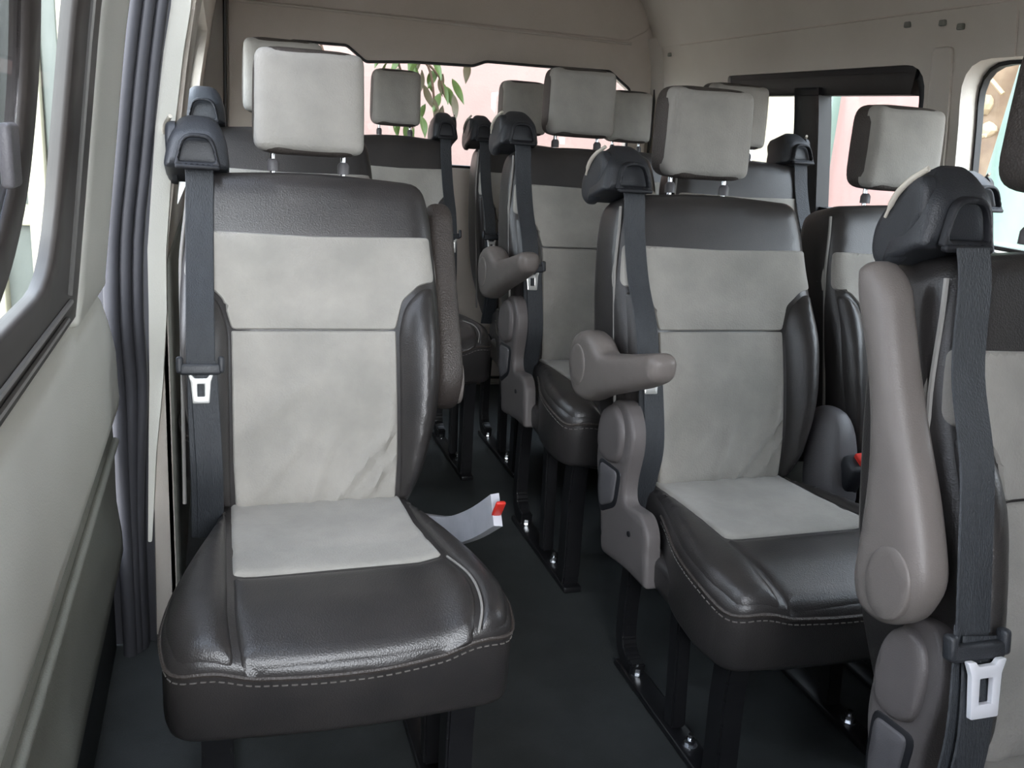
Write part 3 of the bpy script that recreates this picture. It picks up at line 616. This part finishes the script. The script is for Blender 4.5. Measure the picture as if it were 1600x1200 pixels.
# ================================================================= OUTSIDE
structure(link('ground', rbox('ground', (60, 60, .1), 0, (0, 0, -.50)), 'ground'))
rw = thing('garden_wall', 'pinkish plastered wall seen through the rear window behind the hanging leaves', 'wall', (1.6, 7.2, -.45))
link('plaster_face', rbox('rw', (5.4, .2, 4.2), .01, (0, 0, 2.1)), 'pinkwall', rw)
link('coping', rbox('cop', (5.5, .32, .12), .02, (0, 0, 4.26)), 'pinkwall', rw)
# right: salmon house with mint pilaster and pale yellow bay
hb = thing('salmon_house', 'salmon painted house wall with mint pilaster outside the sliding side window', 'building', (5.0, 5.23, -.45))
link('salmon_wall', rbox('sw', (.2, 4.2, 4), 0, (.1, -.5, 2)), 'pink2', hb)
link('mint_pilaster', rbox('mp', (.10, .16, 4), .01, (-.03, 1.64, 2)), 'mint', hb)
link('yellow_wall', rbox('yw', (.2, .9, 4), 0, (.1, 2.35, 2)), 'paleyellow', hb)
# bank of earth with stones and roots
bankV = []; bankF = []; nu, nv = 40, 24
for i in range(nu+1):
    for j in range(nv+1):
        y = 1.2+3.3*i/nu; z = -.45+3.2*j/nv
        x = 3.95+.12*math.sin(3*y+2*z)+.06*math.sin(11*y-4*z)+.04*math.sin(17*z+5*y)+.10*z
        bankV.append((x, y, z))
for i in range(nu):
    for j in range(nv): a = i*(nv+1)+j; bankF.append((a, a+1, a+nv+2, a+nv+1))
nb = len(bankV); bankV += [(x+.5, y, z) for x, y, z in bankV]
per = [i*(nv+1) for i in range(nu+1)]+[nu*(nv+1)+j for j in range(1, nv+1)]+[i*(nv+1)+nv for i in range(nu-1, -1, -1)]+[j for j in range(nv-1, 0, -1)]
bankF += [tuple(k+nb for k in reversed(f)) for f in bankF]+[(per[k], per[(k+1) % len(per)], per[(k+1) % len(per)]+nb, per[k]+nb) for k in range(len(per))]
bank = thing('earth_bank', 'brown earth bank with stones and roots outside the front side window', 'bank', (0, 0, 0))
link('earth', finish('bank', bankV, bankF), 'earth', bank)
def rock(name, r):
    bm = bmesh.new(); bmesh.ops.create_icosphere(bm, subdivisions=2, radius=r)
    for v in bm.verts: v.co *= 1+.25*(rnd.random()-.5)
    bm.transform(Matrix.Diagonal((.6, 1, .8, 1))); me = bpy.data.meshes.new(name); bm.to_mesh(me); bm.free(); return me
for (y, z, r) in ((4.28, 1.47, .075), (4.22, 1.33, .06), (4.12, 1.56, .05), (4.32, 1.16, .06), (4.15, 1.10, .06), (4.05, 1.18, .045), (4.40, 1.60, .04), (4.00, 1.34, .05), (3.9, 1.5, .06), (3.8, 1.2, .07), (4.2, 1.0, .06)):
    x = 3.95+.12*math.sin(3*y+2*z)+.06*math.sin(11*y-4*z)+.04*math.sin(17*z+5*y)+.10*z
    o = link('stone', rock('stone', r), 'stone', bank); o.location = (x, y, z)
for pts in (((4.15, 4.45, 1.9), (4.04, 4.36, 1.70), (4.02, 4.22, 1.62), (4.04, 4.10, 1.52)), ((4.04, 4.42, 1.15), (4.0, 4.25, 1.25), (4.0, 4.12, 1.30)), ((4.06, 4.1, 1.8), (4.02, 4.25, 1.62), (4.04, 4.35, 1.4))):
    link('root', tube('root', smooth_path(pts, 4), .012, 6), 'stone', bank)
post = thing('mint_post', 'pale mint leaning post outside the front side window', 'post', (3.45, 3.30, -.45))
link('shaft', tube('shaft', [(.0, .12, 0), (.0, .06, 1.2), (.0, -.10, 2.6)], [.14, .13, .12], 20), 'mint', post)
link('foot_block', rbox('fb', (.34, .34, .12), .02, (0, .12, .06)), 'stone', post)
# left: cream house front with columns and shutters
lf = thing('cream_house', 'cream painted house front with columns and grey panels seen through the door window', 'building', (-.90, 6.3, -.45))
link('house_wall', rbox('hw', (3.6, .2, 3.4), .01, (-1.8, .25, 1.7)), 'greyshut', lf)
for x0, x1 in ((-.015, .025), (-.235, -.13), (-.62, -.40), (-1.3, -.95), (-2.2, -1.8)):
    link('column', rbox('col', (x1-x0, .22, 3.4), .015, ((x0+x1)/2, .12, 1.7)), 'creamwall', lf)
for z in (.86, 2.9): link('cross_beam', rbox('cb', (3.5, .14, .13), .01, (-1.78, .14, z)), 'creamwall', lf)
for x0, x1 in ((-.125, -.02), (-.39, -.245)):
    link('grey_panel', rbox('gp', (x1-x0-.01, .05, 1.7), .01, ((x0+x1)/2, .12, 1.85)), 'greyshut', lf)
# hanging branch behind the rear window
br = thing('hanging_branch', 'leafy branch hanging outside the rear window in front of the pink wall', 'branch', (0, 0, 0))
BY = 4.7
tw = [((.72, BY, 2.2), (.80, BY, 1.7), (.85, BY+.02, 1.45), (.92, BY, 1.25), (.95, BY, 1.0)), ((.80, BY, 1.7), (.93, BY, 1.5), (1.06, BY, 1.38), (1.10, BY, 1.28)), ((.85, BY, 1.5), (1.0, BY-.02, 1.42), (1.05, BY, 1.2)), ((1.0, BY, 2.2), (1.16, BY, 1.7), (1.2, BY, 1.45)),
      ((.3, BY-.1, 2.1), (.42, BY-.1, 1.6), (.50, BY-.1, 1.35), (.52, BY-.1, 1.05))]
for p in tw: link('twig', tube('twig', smooth_path(p, 5), .006, 6), 'bark', br)
def leaf_mesh(L, W):
    V = []; Fs = []; n = 8
    for i in range(n+1):
        t = i/n; wd = W*math.sin(math.pi*t**.8)*.5+.0005; z = -L*t; b = .12*L*math.sin(math.pi*t)
        V += [(-wd, b+.15*W, z), (0, b, z), (wd, b+.15*W, z)]
    for i in range(n):
        for k in range(2): a = i*3+k; Fs.append((a, a+1, a+4, a+3))
    m = len(V); V += [(x, y+.0015, z) for x, y, z in V]; Fs += [tuple(q+m for q in reversed(f)) for f in Fs]
    return finish('leaf', V, Fs)
lm = [leaf_mesh(.13, .036), leaf_mesh(.11, .040), leaf_mesh(.14, .036)]
for i, m_ in enumerate(lm): m_.materials.append(M['leaf'])
lmd = [m_.copy() for m_ in lm]
for m_ in lmd: m_.materials.clear(); m_.materials.append(M['leaf2'])
for k, (x, z, ang, dry) in enumerate(((.80, 1.50, .5, 0), (.84, 1.47, .3, 0), (.90, 1.46, -.2, 0), (.86, 1.40, .6, 0), (.93, 1.42, -.4, 0), (.82, 1.38, .2, 0), (.97, 1.40, .2, 1), (1.02, 1.40, -.3, 0), (.98, 1.33, -.5, 1), (1.06, 1.36, -.45, 0), (1.10, 1.33, -.3, 0), (1.13, 1.30, -.2, 1),
        (.90, 1.33, .2, 0), (.93, 1.28, -.1, 0), (.88, 1.24, .3, 0), (.93, 1.20, .1, 0), (.86, 1.17, -.1, 0), (1.03, 1.27, 0, 1), (1.04, 1.17, .1, 1), (1.20, 1.46, .05, 1), (1.0, 1.47, -.6, 0), (1.05, 1.43, .3, 0), (1.08, 1.39, -.1, 1), (1.12, 1.37, -.5, 0), (1.0, 1.24, .4, 0), (.97, 1.18, -.3, 0), (.84, 1.30, -.4, 0), (.80, 1.42, -.3, 0), (1.07, 1.30, .35, 0), (.96, 1.45, .5, 0), (.95, 1.50, .1, 1), (.90, 1.14, -.3, 0), (.94, 1.12, .3, 0), (1.09, 1.24, .1, 1))):
    o = link('leaf', (lmd if dry else lm)[k % 3], None, br); o.location = (x, BY-.02*(k % 3), z); o.rotation_euler = (rnd.uniform(-.3, .3), ang, rnd.uniform(-1.0, 1.0))
pm = leaf_mesh(.05, .035); pm.materials.append(M['petal'])
for k in range(16):
    o = link('petal', pm, None, br); o.location = (.50+rnd.uniform(-.06, .05), BY-.12, 1.02+.028*k); o.rotation_euler = (rnd.uniform(-1, 1), rnd.uniform(-2, 2), rnd.uniform(-1, 1))
